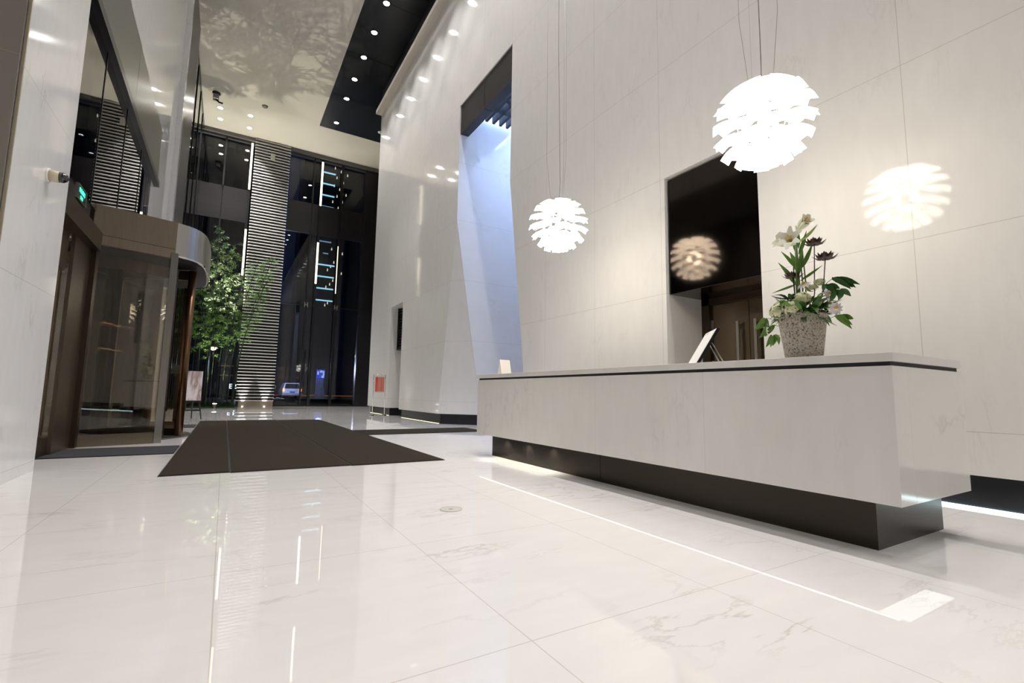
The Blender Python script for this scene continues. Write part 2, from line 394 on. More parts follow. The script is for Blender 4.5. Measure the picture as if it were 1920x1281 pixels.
# ------------------------------------------------------------------ niche by the reception: panel and doors
struct('trim_12', MB().box(4.945, 5.63, 2.95, 4.232, 2.155, 3.72), M_BGLASS, bevel=.004)
fr = MB(); fr.box(5.60, 5.72, 4.13, 4.25, 0, 2.155); fr.box(5.60, 5.72, 2.95, 3.02, 0, 2.155); fr.box(5.60, 5.72, 2.95, 4.25, 2.07, 2.155)
M_DOORM = simple('satin_bronze_door', (.19,.145,.10), .26, metal=.9, noise=.12, scale=4, stretch=(1,.4,2))
struct('trim_13', fr, M_BRONZED)
for i, (y0, y1, hy) in enumerate(((3.585, 4.125, 3.70), (3.025, 3.575, 3.46))):
    d_ = MB().box(5.645, 5.70, y0, y1, .01, 2.065).build('door_%d' % (i+1), M_DOORM, None, kind='structure')
    h = MB(); h.box(5.565, 5.59, hy-.018, hy+.018, .72, 1.80)
    h.box(5.585, 5.65, hy-.015, hy+.015, 1.70, 1.76); h.box(5.585, 5.65, hy-.015, hy+.015, .76, .82)
    h.build('door_handle', M_STEEL, d_, bevel=.002)
    if i == 0:
        for z in (.6, 1.25, 1.8): MB().box(5.628, 5.65, 4.10, 4.135, z-.06, z+.06).build('hinge', M_STEEL, d_)
struct('wall_niche_back', MB().box(5.72, 5.9, 2.9, 4.3, 0, 2.3), M_BLACKM)
# louvred window in the far niche
lv = empty('window_8', None, None, (5.15, 15.96, 2.3), kind='structure')
b_ = MB(); b_.box(0, .8, -.66, -.60, 0, 1.5); b_.box(0, .8, .60, .655, 0, 1.5); b_.box(0, .8, -.66, .655, 0, .05); b_.box(.1, .8, -.66, .655, 1.46, 1.51); b_.box(.3, .8, -.6, .6, 0, 1.5)
b_.build('frame', M_BLACKM, lv)
b_ = MB()
for i in range(14): b_.box(.05, .2, -.6, .6, .1+i*.1, .13+i*.1)
b_.build('louvre', M_SPAN, lv)
MB().lathe([(.0,0),(.045,0),(.045,.02),(.0,.02)], n=20).build('call_button', M_BLACKM, None, label='small round dark wall button beside the red notice stand', cat='button')
bo = bpy.data.objects['call_button']; bo.rotation_euler = (0, -PI/2, 0); bo.location = (4.9, 16.95, 1.32)

# ================================================================== RECEPTION DESK
dk = empty('reception_desk', 'long pale marble reception counter on a recessed dark plinth, front right', 'reception desk', (3.5, 3.5, 0))
def DK(mb, name, m, bevel=0): 
    mb.v = [(x-3.5, y-3.5, z) for x, y, z in mb.v]; return mb.build(name, m, dk, bevel=bevel)
b_ = MB()
x0, x1, y0, y1 = 2.972, 3.93, 1.108, 5.86
# body: a trough - front, ends, with open staff side
DK(MB().box(x0, x0+.18, y0, y1, .28, 1.0).box(x0+.18, x1, y0, y0+.12, .28, 1.0).box(x0+.18, x1, y1-.12, y1, .28, 1.0).box(x0+.18, x1, y0+.12, y1-.12, .28, .34), 'body', M_DESK, .002)
DK(MB().box(x0+.012, x1-.03, y0+.012, y1-.02, 1.0, 1.022), 'shadow_gap', M_BLACKM)
DK(MB().box(x0-.012, x1-.02, y0-.008, y1, 1.022, 1.07), 'countertop', M_DTOP, .002)
DK(MB().box(3.13, 4.03, 1.287, 3.55, 0, .28).box(3.13, 4.03, 3.555, 5.70, 0, .28), 'plinth', M_KICK)
DK(MB().box(x0+.012, x0+.032, y0+.05, y1-.1, .2792, .2799), 'light_strip', M_EDESK)
DK(MB().box(x0+.04, 3.60, y0+.015, y0+.15, .2792, .2799), 'end_light_panel', emission('end_panel_light', (.97,.98,.95), 1.1))
for y in (5.3, 4.8, 4.3):
    lamp('SPOT', 'plinth_light', (3.06-3.5, y-3.5, .26), 6.0, (1,.95,.78), dk, d=(-.02,0,-1), spot_size=2.3, spot_blend=.6, shadow_soft_size=.02)

# card holder
MB().prism([(-.05,0),(.05,0),(.004,.21),(-.004,.21)], -.085, .085, 'x').build('card_holder', simple('white_card', (.85,.82,.76), .5), None, label='small white folded card standing near the far end of the counter', cat='card')
o = bpy.data.objects['card_holder']; o.location = (3.25, 5.62, 1.07); o.rotation_euler = (0, 0, .15)
# tablet display on its stand
tb = empty('display_board', 'thin white tilted display board with black edge leaning on the counter near the doors', 'display', (3.72, 2.72, 1.07), 0)
ux = Vector((.268, .32, 0)).normalized(); nrm = Vector((-ux.y, ux.x, 0))       # width axis, customer side
rise = (Vector((0,0,1))*.86 - nrm*.5).normalized(); th = rise.cross(ux).normalized()
def board(x0_, x1_, y0_, y1_, t0, t1, name, m):
    vs = []
    for t in (t0, t1):
        for (u, v) in ((x0_,y0_),(x1_,y0_),(x1_,y1_),(x0_,y1_)): vs.append(ux*u + rise*v + th*t)
    MB().add(vs, [(0,3,2,1),(4,5,6,7),(0,1,5,4),(1,2,6,5),(2,3,7,6),(3,0,4,7)]).build(name, m, tb)
sgn = 1 if th.dot(nrm) > 0 else -1
board(-.2, .2, .0, .40, -.012, .012, 'frame', M_BLACK)
board(-.195, .195, .012, .39, sgn*.012, sgn*.0145, 'sheet', simple('white_printed_sheet', (.82,.81,.79), .5))
M_GREYINK = simple('grey_ink', (.35,.35,.36), .5)
board(.02, .17, .365, .372, sgn*.0145, sgn*.0150, 'printed_line', M_GREYINK)
pA = rise*.30 - nrm*.01; MB().tube([pA-ux*.05, pA-ux*.06-nrm*.14+Vector((0,0,-pA.z+.005))], .006).tube([pA+ux*.05, pA+ux*.06-nrm*.14+Vector((0,0,-pA.z+.005))], .006).build('stand_leg', M_STEEL, tb)
tb.location = (3.62, 2.88, 1.072)

# ================================================================== FLOWERS
M_POT = None
def pot_mat():
    m, N, L, b = mat('pitted_stone_pot')
    tc = N.new('ShaderNodeTexCoord'); v = N.new('ShaderNodeTexNoise'); v.inputs['Scale'].default_value = 95; v.inputs['Detail'].default_value = 6
    L.new(tc.outputs['Object'], v.inputs[0]); r = N.new('ShaderNodeValToRGB'); L.new(v.outputs[0], r.inputs[0])
    e = r.color_ramp.elements; e[0].position = .35; e[0].color = (.07,.058,.045,1); e[1].position = .43; e[1].color = (.40,.355,.29,1)
    x = e.new(.7); x.color = (.60,.55,.47,1)
    L.new(r.outputs[0], b.inputs['Base Color']); b.inputs['Roughness'].default_value = .9
    bp = N.new('ShaderNodeBump'); bp.inputs['Strength'].default_value = .8; bp.inputs['Distance'].default_value = .006
    L.new(v.outputs[0], bp.inputs['Height']); L.new(bp.outputs[0], b.inputs['Normal']); return m
M_POT = pot_mat()
def leafmat(name, c, c2=None, rough=.5, noise=.25, trans=.25):
    m = simple(name, c, rough, noise=noise, scale=14); b = m.node_tree.nodes['Principled BSDF']
    return m
M_STEM = leafmat('green_stem', (.10,.20,.035)); M_LEAF = leafmat('fresh_leaf', (.11,.25,.03)); M_LEAFD = leafmat('dark_leaf', (.028,.10,.018))
M_LILY = leafmat('lily_petal', (.93,.94,.78), noise=.1); M_LOTUS = leafmat('dried_lotus', (.055,.022,.018), noise=.3)
M_HYD = leafmat('hydrangea_bloom', (.78,.80,.50), noise=.12); M_DAISY = leafmat('white_petal', (.80,.74,.74), noise=.05)
M_YEL = leafmat('yellow_floret', (.62,.42,.05)); M_DSTEM = leafmat('dark_stem', (.06,.028,.025))
PX, PY, PZ = 3.20, 1.665, 1.071
fl = empty('flower_arrangement', 'flower arrangement with white lilies and dark lotus heads in a pitted stone pot', 'potted flowers', (PX, PY, PZ), .25)
prof = [(0,0),(.098,0),(.106,.01),(.142,.285),(.140,.292),(.128,.292),(.122,.25),(0,.245)]
MB().lathe(prof, n=40).build('pot', M_POT, fl)
MB().lathe([(0,.24),(.121,.245),(.121,.262),(0,.27)], n=24).build('moss', M_LEAFD, fl)
def leaf_shape(mb, base, tip, width, up=(0,0,1), bend=.15, n=5):
    B = Vector(base); T = Vector(tip); d = T-B; Lh = d.length; dn = d.normalized()
    u = Vector(up); s = dn.cross(u); s = s.normalized() if s.length > 1e-4 else Vector((1,0,0)); nn = s.cross(dn)
    vs = []; fs = []
    for i in range(n+1):
        t = i/n; wv = width*math.sin(PI*min(.97, t**.8*.93+.06))
        c = B + d*t + nn*math.sin(PI*t)*bend*Lh
        vs += [c - s*wv, c - nn*wv*.25, c + s*wv]
    for i in range(n):
        a = i*3; fs += [(a,a+1,a+4,a+3),(a+1,a+2,a+5,a+4)]
    mb.add(vs, fs, True); return mb
def camxy(dy, dz, dx=0.): return Vector((dx, dy, dz))
fl.rotation_euler = (0,0,0)
rnd = random.Random(3)
# lilies
def lily(cx, cy, cz, dirv, s=1.0, open_=.75):
    base = Vector((cx, cy, cz)); D = Vector(dirv).normalized()
    a = D.orthogonal().normalized(); b2 = D.cross(a)
    mb = MB()
    for i in range(6):
        an = i*PI/3 + .2; r = a*math.cos(an)+b2*math.sin(an)
        p = []; 
        vs = []; fs = []
        tang = D.cross(r)
        for j in range(7):
            t = j/6; ax = .105*s*t**.9 - (.02*s*max(0, t-.75)*4*open_); rad = s*(.006+.05*open_*t**2.2+.02*open_*max(0,t-.7)*3)
            wv = s*(.006+.022*math.sin(PI*min(1,t*.93+.05)))*(1 if i % 2 else .8)
            c = base + D*ax + r*rad
            vs += [c - tang*wv, c + r*(-.003*s), c + tang*wv]
        for j in range(6): q = j*3; fs += [(q,q+1,q+4,q+3),(q+1,q+2,q+5,q+4)]
        mb.add(vs, fs, True)
    f_ = mb.build('lily_bloom', M_LILY, fl)
    mb = MB()
    for i in range(5):
        an = i*1.256; r = a*math.cos(an)+b2*math.sin(an)
        mb.tube([base+D*.02*s, base+D*.085*s+r*.012*s], .0015, 5); mb.tube([base+D*.083*s+r*.008*s, base+D*.09*s+r*.018*s], .003, 5)
    mb.build('stamens', M_YEL, f_)
    return base
def stem(name, pts, r, m): return MB().tube([Vector(p) for p in pts], r, 7).build(name, m, fl)
lp = [((-.0,.035,.775),(-.30,.85,.50),1.2,.6),((-.05,.0,.76),(-.90,-.15,.22),1.15,1.0),((0,-.0,.865),(-.35,-.85,.40),1.15,.5)]
for (p, d_, s, op) in lp:
    lily(*p, d_, s, op); P = Vector(p)
    stem('lily_stem', [(P.x*.4, P.y*.4+.01, .25), (P.x*.6, P.y*.6+.005, .5), tuple(P - Vector(d_).normalized()*.02)], .0045, M_STEM)
mb = MB()
leaf_shape(mb, (0,-.0,.78), (-.02,-.135,.86), .012, (1,0,0), .1)
mb.build('lily_bud', leafmat('pale_green_bud', (.45,.55,.16)), fl)
for (b0, t0, wd) in (((0,.03,.50),(-.05,.11,.66),.016),((0,.03,.50),(0,.19,.47),.008),((0,0,.52),(.03,-.125,.60),.009),((0,.02,.55),(-.03,-.04,.74),.018),
                     ((0,.03,.62),(-.03,.10,.74),.012),((0,.01,.58),(-.03,.04,.72),.020),((0,-.01,.60),(.02,-.08,.76),.014),((0,.02,.72),(0,.05,.90),.014),((0,-.0,.74),(0,.01,.90),.012),((0,.0,.70),(-.01,-.06,.84),.013)):
    leaf_shape(MB(), b0, t0, wd, (1,.2,.3), .12).build('lily_leaf', M_LEAF, fl)
for dy in (.045,.02,-.01,-.03): stem('flower_stem', [(0, dy*.7, .24), (.01, dy, .5), (0, dy*.8, .70)], .004, M_STEM)
# dried lotus heads
for (y, z, s) in ((-.100, .745, 1.), (-.160, .635, 1.05), (.045, .555, .95)):
    mb = MB(); c = Vector((0, y, z))
    for ring, (n, el, ln) in enumerate(((9, .25, .072), (8, .60, .058), (6, 1.0, .04))):
        for i in range(n):
            an = 2*PI*i/n + ring*.35; r = Vector((math.cos(an), math.sin(an), 0))
            leaf_shape(mb, c + r*.006, c + (r*math.cos(el)+Vector((0,0,1))*math.sin(el))*ln*s, .015*s, (0,0,1), -.18)
    h_ = mb.build('lotus_head', M_LOTUS, fl)
    MB().lathe([(0,.0),(.015,.005),(.02,.026),(.012,.034),(0,.034)], c, 12).build('seed_pod', simple('tan_seed_pod', (.5,.42,.3), .8, noise=.2), h_)
    stem('lotus_stem', [(0, y*.45, .25), (0, y*.85, .42), (0, y, z)], .003, M_DSTEM)
# hydrangea clusters: many small four-petal florets
def cluster(c, R, n, m, name):
    mb = MB(); c = Vector(c)
    for i in range(n):
        d_ = Vector((rnd.gauss(0,1), rnd.gauss(0,1), rnd.gauss(.3,.8))).normalized()
        p = c + Vector((d_.x*R[0], d_.y*R[1], d_.z*R[2]))*rnd.uniform(.85,1.02)
        a = d_.orthogonal().normalized(); b2 = d_.cross(a); q = rnd.random()*PI
        for k_ in range(4):
            an = q + k_*PI/2; r = a*math.cos(an)+b2*math.sin(an); t = d_.cross(r); s = .0085
            mb.add([p, p+r*s*.7+t*s*.6+d_*.002, p+r*s*1.3, p+r*s*.7-t*s*.6+d_*.002], [(0,1,2,3)], True)
    mb.lathe([(0,-R[2]*.7),(R[0]*.7,-R[2]*.3),(R[0]*.8,.2*R[2]),(R[0]*.4,R[2]*.7),(0,R[2]*.75)], c, 14)
    return mb.build(name, m, fl)
cluster((-.085, .085, .32), (.06,.075,.06), 230, M_HYD, 'hydrangea_bloom')
cluster((-.10, .005, .325), (.06,.065,.06), 200, M_HYD, 'hydrangea_bloom')
cluster((-.08,-.05, .38), (.05,.05,.045), 130, M_HYD, 'hydrangea_bloom')
cluster((.0,-.07, .46), (.035,.035,.02), 50, M_HYD, 'hydrangea_bloom')
cluster((.0,-.12, .49), (.035,.03,.02), 50, M_HYD, 'hydrangea_bloom')
# daisy like flowers
for (y, z, x, d_) in ((-.045,.485,-.05,(-.7,0,.75)), (-.175,.40,.0,(-.3,-.9,.2)), (-.215,.30,-.02,(-.6,-.6,-.2)), (.235,.22,-.02,(-.5,.8,.0)), (.03,.30,-.12,(-1,0,.1))):
    c = Vector((x,y,z)); D = Vector(d_).normalized(); a = D.orthogonal().normalized(); b2 = D.cross(a); mb = MB()
    for i in range(11):
        an = i*2*PI/11; r = a*math.cos(an)+b2*math.sin(an); leaf_shape(mb, c+r*.008, c+r*.045-D*.018, .009, tuple(D), .08, 4)
    p_ = mb.build('daisy', M_DAISY, fl)
    MB().lathe([(0,-.004),(.011,0),(.012,.008),(.006,.014),(0,.014)], c, 12).build('flower_centre', M_YEL, p_)
# broad green leaves spilling over the rim
for i in range(120):
    an = rnd.choice((PI/2, -PI/2)) + rnd.gauss(0, .75); r0 = rnd.uniform(.05,.12); r = Vector((math.cos(an), math.sin(an), 0))
    z0 = rnd.uniform(.27,.40); ln = rnd.uniform(.06,.125); dn = rnd.uniform(-1.1,.8)
    b0 = r*r0 + Vector((0,0,z0)); t0 = b0 + (r + Vector((rnd.uniform(-.4,.4), rnd.uniform(-.4,.4), dn))).normalized()*ln
    leaf_shape(MB(), b0, t0, rnd.uniform(.015,.028), (0,0,1), rnd.uniform(-.2,.25)).build('leaf', M_LEAFD if rnd.random() < .6 else M_LEAF, fl)
for (y, z, ly) in ((-.17,.46,-.05), (-.20,.50,-.08), (-.235,.42,-.02), (.2,.25,.05), (-.2,.26,-.05), (.18,.18,.03),(.23,.30,.05),(.06,.44,.0),(.0,.42,-.03)):
    mb = MB()
    for q in range(5):
        b0 = Vector((rnd.uniform(-.04,.02), y+rnd.uniform(-.02,.02), z)); t0 = b0 + Vector((rnd.uniform(-.04,.04), ly+rnd.uniform(-.04,.04), -rnd.uniform(.03,.09)))
        leaf_shape(mb, b0, t0, .017, (1,0,.3), .15)
    mb.tube([(0, y*.4, .27), (0, y*.8, z*.95), (0, y, z)], .002, 5)
    mb.build('leaf_spray', M_LEAFD if z > .3 else M_LEAF, fl)

# ================================================================== PENDANT LAMPS
def leafglow(E_LEAF, nm='white_lamp_leaf'):
    m = bpy.data.materials.new(nm); m.use_nodes = True; N = m.node_tree.nodes; L = m.node_tree.links
    b = N['Principled BSDF']; b.inputs['Base Color'].default_value = (.9,.89,.86,1); b.inputs['Roughness'].default_value = .35
    b.inputs['Emission Color'].default_value = (1.0,.915,.79,1); b.inputs['Emission Strength'].default_value = E_LEAF
    return m
M_LLEAF = leafglow(E_LEAF); M_LLIN = leafglow(5.6, 'white_lamp_leaf_inner_face')
def pendant(loc, label):
    p = empty('pendant_lamp', label, 'pendant lamp', loc, 0, 'artichoke shaped pendant lamps over the desk')
    rows = 11
    for k_ in range(rows):
        t = k_/(rows-1)
        phi = math.radians(36 + t*128)                       # polar angle of the leaf tips
        R = .375*math.sin(phi)**.8; Z = .335*math.cos(phi) + .0
        slope = math.radians(14 - 70*t**1.0)                    # leaf direction against the horizontal
        ln = .22 - .075*t; wo = (.20 - .10*t**1.2); R *= 1.0 + (.03 if k_ % 2 else -.01)
        d = Vector((math.cos(slope), 0, math.sin(slope)))
        nrm_ = Vector((-math.sin(slope), 0, math.cos(slope)))
        tip = Vector((R, 0, Z)); base = tip - d*ln
        vs = []; fs = []; n = 5
        for side in (0, 1):
            for i in range(n+1):
                s = i/n; c = base.lerp(tip, s) + nrm_*(.022*math.sin(PI*s*.9)) ; wv = wo*(.42+.08*s)
                if i == 0: wv *= .8
                for q in (-1, -.5, 0, .5, 1):
                    cur = c - nrm_*(q*q*wv*.12)
                    vs.append(cur + Vector((0, q*wv, 0)) + nrm_*(.0016*side))
        m5 = 5
        for side in (0, 1):
            o_ = side*(n+1)*m5
            for i in range(n):
                for q in range(m5-1):
                    a = o_+i*m5+q; fs.append((a, a+1, a+m5+1, a+m5))
        O2 = (n+1)*m5
        for i in range(n):
            a = i*m5; fs.append((a, a+m5, a+m5+O2, a+O2)); a = i*m5+m5-1; fs.append((a, a+m5, a+m5+O2, a+O2))
        for q in range(m5-1): a = n*m5+q; fs.append((a, a+1, a+1+O2, a+O2)); a = q; fs.append((a, a+1, a+1+O2, a+O2))
        lo = MB().add(vs, fs, True).build('lamp_leaf', M_LLEAF, p)
        lo.data.materials.append(M_LLIN)
        for pi_ in range(n*(m5-1)): lo.data.polygons[pi_].material_index = 1      # the face towards the bulb
        lo.data.polygons.foreach_set('use_smooth', [False]*len(lo.data.polygons))
        lo.rotation_euler = (0, 0, k_*PI/6+.13)
        for j in range(1, 6):
            c2 = lo.copy(); COL.objects.link(c2); c2.parent = p; c2.rotation_euler = (0, 0, k_*PI/6+.13+j*PI/3)
    fr_ = MB()
    for j in range(6):
        an = j*PI/3+.4; pts = []
        for i in range(9):
            ph = math.radians(25+i*16); pts.append((.20*math.sin(ph)*math.cos(an), .20*math.sin(ph)*math.sin(an), .25*math.cos(ph)))
        fr_.tube(pts, .004, 5)
    fr_.lathe([(.0,.235),(.10,.225),(.10,.235),(.02,.25),(0,.25)], n=20)
    fr_.build('lamp_frame', M_CHROME, p)
    MB().lathe([(0,-.06),(.035,-.045),(.05,0),(.035,.045),(0,.06)], n=16).build('bulb', emission('bulb_glow', (1,.93,.8), 3), p)
    H = CZ - loc[2]
    for an in (.5, 2.6, 4.7):
        MB().tube([(.09*math.cos(an), .09*math.sin(an), .235), (.16*math.cos(an), .16*math.sin(an), .9), (.17*math.cos(an), .17*math.sin(an), H)], .0016, 5).build('suspension_wire', M_STEEL, p)
    MB().tube([(0,0,.25),(.03,.01,.6),(.012,.0,1.2),(.0,.02,2.5),(0,0,H)], .003, 6).build('power_cable', simple('grey_cable', (.18,.17,.16), .5), p)
    MB().lathe([(0,H-.03),(.19,H-.03),(.19,H),(0,H)], n=24).build('ceiling_rose', M_WHITE, p)
    for dz in (.06,):
        lamp('POINT', 'lamp_bulb_light', (0,0,-.0), P_PEND, WARM, p, shadow_soft_size=.11)
    return p
pendant((3.58, 2.09, 3.01), 'large white layered leaf pendant lamp hanging nearest above the flower pot')
pendant((3.60, 4.88, 3.02), 'white layered leaf pendant lamp hanging farther off over the far half of the counter')

# ================================================================== CEILING LIGHTS
def downlight(x, y, label, power, group, z=CZ, size=1.25, blend=.5, col=NEUT, r=.10, dirv=(0,0,-1), glow=None):
    e = empty('downlight', label, 'ceiling light', (x, y, z), 0, group)
    MB().lathe([(r,-.012),(r+.03,-.012),(r+.035,-.004),(r+.03,0.004),(r,.004)], n=20).build('trim_ring', M_BLACKM if group.startswith('round') else M_WHITE, e)
    MB().lathe([(0,-.006),(r,-.006),(r,.0),(0,.0)], n=20).build('lens', glow or M_EDOWN, e)
    lamp('SPOT', 'downlight_beam', (0,0,-.03), power, col, e, d=dirv, spot_size=size, spot_blend=blend, shadow_soft_size=.09)
    return e
G1 = 'round downlights in the black ceiling panel'
for i, y in enumerate((22.9, 20.68, 19.15, 17.63, 16.13, 14.62, 13.1, 11.6, 10.1, 8.6, 7.1, 5.6, 4.1, 2.6, 1.1, -.4, -1.9, -3.4)):
    seen = i < 6
    lab = ['bright round downlight at the far end of the black ceiling panel', 'second downlight from the far end of the black ceiling panel', 'third downlight from the far end of the black ceiling panel',
           'fourth downlight from the far end of the black ceiling panel', 'fifth downlight from the far end of the black ceiling panel', 'sixth downlight from the far end of the black ceiling panel, at the frame top'][i] if seen else 'round downlight in the black ceiling panel above the frame edge'
    downlight(3.70, y, lab, P_DOWN, G1)
G2 = 'four downlights in the cream ceiling near the back wall'
for (x, y, lab) in ((-1.07,24.5,'left downlight of the front pair in the cream ceiling near the back wall'), (-1.07,25.56,'left downlight of the rear pair in the cream ceiling near the back wall'),
                    (.15,24.47,'right downlight of the front pair in the cream ceiling near the back wall'), (.155,25.7,'right downlight of the rear pair in the cream ceiling near the back wall')):
    downlight(x, y, lab, 1100, G2, size=1.5)
G3 = 'added fill downlights in the cream ceiling above the frame'
for y in (10.5, 7.0, 3.5, 0.0, -3.5):  # unseen lamps added to brighten the hall
    for x in (.6, 2.0): downlight(x, y, 'added unseen fill downlight in the cream ceiling above the entrance hall', P_LOBBY_FILL, G3, size=1.5, blend=.8, glow=M_ESOFT)
# small ceiling things
cc = empty('ceiling_projector', 'small dark spotlight projector hanging from the cream ceiling near the left glass wall', 'spotlight', (-1.2, 23.3, CZ))
MB().lathe([(0,-.05),(.16,-.05),(.16,0),(0,0)], n=20).build('mount', M_BLACK, cc); MB().box(-.11,.11,-.12,.12,-.32,-.08).build('body', M_STEEL, cc, bevel=.02)
MB().tube([(.0,0,-.3),(.12,-.05,-.42),(.26,-.1,-.46)], .035, 8).build('arm', M_BLACK, cc)
MB().lathe([(0,-.05),(.11,-.05),(.13,0),(0,0)], n=20).build('smoke_detector', simple('grey_plastic', (.2,.19,.17), .5), None, label='small grey round smoke detector in the middle of the cream ceiling', cat='smoke detector')
bpy.data.objects['smoke_detector'].location = (.674, 23.25, CZ)
MB().lathe([(0,-.06),(.07,-.06),(.12,-.02),(.12,0),(0,0)], n=20).build('dome_sensor', M_WHITE, None, label='pale dome sensor at the far right corner of the black ceiling panel', cat='sensor')
bpy.data.objects['dome_sensor'].location = (5.72, 22.6, CZ+.005)

# ================================================================== WALL FOOT LIGHT STRIPS
def strip(name, x0, x1, y0, y1, z0, z1, m, label, group='light strips at the wall foot'):
    MB().box(x0, x1, y0, y1, z0, z1).build(name, m, None, label=label, cat='light strip', group=group)
strip('light_strip', 4.975, 4.998, -5.9, 2.9, .002, .018, M_ECOLD, 'cool white light line at the foot of the dark skirting right of the desk')
strip('light_strip', 4.975, 4.998, 12.1, 15.25, .001, .006, M_EWARM, 'warm light line at the foot of the folded wall pier')
strip('light_strip', 4.995, 5.018, 16.75, 19.2, .001, .006, M_EWARM, 'warm light line at the wall foot behind the red notice stand')
# cold light above the portal
pl = empty('portal_light', 'cold ceiling light hidden above the grille in the tall portal', 'ceiling light', (6.4, 9.7, 9.15))
MB().box(-1.1, 1.1, -1.2, 1.2, -.01, .03).build('diffuser', M_EPORT, pl)
lamp('AREA', 'portal_beam', (0,0,-.05), P_PORTAL, COLD, pl, d=(0,0,-1), shape='RECTANGLE', size=2.0, size_y=2.2)

# ================================================================== SLATTED COLUMN
sc = empty('slatted_column', 'tall black column clad in thin horizontal white slats at the back of the hall', 'column', (1.3, 26.75, 0))
MB().box(-.80, .80, -.12, .12, 0, CZ+.1).build('core', M_BLACKM, sc)
MB().box(-.70, .80, -.15, .12, 0, .26).build('plinth', simple('bronze_plinth', (.30,.25,.20), .3, metal=.7, noise=.1), sc)
sl = MB()
for i in range(87): sl.box(-.82, .82, -.24, -.12, .27+i*.154, .27+i*.154+.036)
sl.build('slats', simple('white_aluminium_slat', (.80,.79,.76), .35, noise=.03), sc)
MB().box(-.10, .10, -.26, -.24, 12.6, 12.95).build('sign_plate', simple('pale_plate', (.55,.53,.48), .5), sc)
for i, x in enumerate((.78, 1.72)):
    u = empty('floor_uplight', 'small %s floor uplight grazing the slatted column' % ('left' if i == 0 else 'right'), 'floor light', (x, 26.44, 0), 0, 'uplights at the slatted column')
    MB().lathe([(0,0),(.06,0),(.06,.02),(0,.02)], n=16).build('housing', M_STEEL, u)
    MB().lathe([(0,.02),(.045,.02),(.045,.024),(0,.024)], n=16).build('lens', emission('uplight_lens', (1,.9,.75), 15), u)
    lamp('SPOT', 'uplight_beam', (0,0,.04), 800, (1,.94,.86), u, d=(0,.010,1), spot_size=.75, spot_blend=.9, shadow_soft_size=.03)
# second slatted column outside the left glass
s2 = empty('slatted_column', 'narrow slatted column seen through the left glass wall by the ceiling', 'column', (-2.45, 22.2, 0))
MB().box(-.5, .5, -.1, .1, 0, 16.9).build('core', M_BLACKM, s2)
sl = MB()
for i in range(92): sl.box(-.52, .52, -.2, -.1, 2.8+i*.154, 2.8+i*.154+.03)
sl.build('slats', simple('grey_aluminium_slat', (.5,.5,.48), .4, noise=.03, emit=None), s2)
lamp('SPOT', 'column_light', (0,-.9,.2), 900, (1,.9,.8), s2, d=(0,.06,1), spot_size=.7, spot_blend=.7)
# vertical light lines outside / on the back glazing
for x, tubes, hw, es, lab in ((.355, ((10.92,13.38),(6.46,8.82)), .045, 3, 'black light post with two glowing lines just left of the slatted column'),
        (3.765, ((10.82,13.3),(6.5,8.75)), .045, 3, 'black light post with two glowing lines in the bay right of the slatted column'),
        (4.80, ((6.08,8.72),), .02, 1.4, 'slim light post with one thin glowing line on the right glazing mullion')):
    e = empty('light_post', lab, 'light post', (x, YB-.2, 0), 0, 'light posts on the back glass wall')
    MB().box(-hw-.012, hw+.012, .02, .05, 0, 13.4).build('post', M_BLACK, e)
    for z0, z1 in tubes: MB().box(-hw, hw, -.02, .02, z0, z1).build('light_tube', emission('light_line', (1,.88,.62), es), e)

# ================================================================== BAMBOO
M_BLEAF = leafmat('bamboo_leaf', (.11,.23,.035), noise=.4); M_BLEAF2 = leafmat('bamboo_leaf_dark', (.055,.14,.022), noise=.4); M_CULM = leafmat('bamboo_culm', (.016,.032,.013), noise=.2)
def bamboo(x, y, h, leanx, leany, nl, zlo, label, seed, m, spread=1.0):
    leany -= .9
    r = random.Random(seed); e = empty('bamboo', label, 'bamboo', (x, y, .02), 0, 'bamboo stems in the planting bed')
    pts = []; rs = []
    nseg = int(h/.32)
    for i in range(nseg+1):
        t = i/nseg; b = t*t
        for dz, rr in ((0, .024), (.015, .030), (.03, .024)):
            pts.append((leanx*b, leany*b, t*h+dz)); rs.append(rr*(1-.6*t))
    MB().tube(pts, rs, 7).build('culm', M_CULM, e)
    br = MB(); lf = MB()
    nb = int(nl/20)
    for i in range(nb):
        t = zlo/h + (1-zlo/h)*(r.random()**.8); t = min(t, .995); p = Vector((leanx*t*t, leany*t*t, t*h))
        an = r.uniform(0, 2*PI); ln = r.uniform(.25,.75)*(1.15-.75*t)*spread
        d = Vector((math.cos(an), math.sin(an), r.uniform(.1,.7))).normalized()
        q = p + d*ln; q.z -= ln*.15
        br.tube([p, (p+q)/2+Vector((0,0,.05)), q], .004, 4, False)
        for j in range(20):
            s = r.uniform(.55,1.08); c = p.lerp(q, s) + Vector((r.uniform(-.06,.06), r.uniform(-.06,.06), r.uniform(-.05,.05)))
            ld = Vector((math.cos(an)+r.uniform(-1,1), math.sin(an)+r.uniform(-1,1), r.uniform(-.9,.35))).normalized()
            L_ = r.uniform(.09,.16); w_ = .011; sd = ld.cross(Vector((r.uniform(-.5,.5), r.uniform(-.5,.5), 1))).normalized()
            lf.add([c, c+ld*L_*.4+sd*w_, c+ld*L_, c+ld*L_*.4-sd*w_], [(0,1,2,3)])
    br.build('branches', M_CULM, e, kind='stuff'); lf.build('foliage', m, e, kind='stuff'); return e
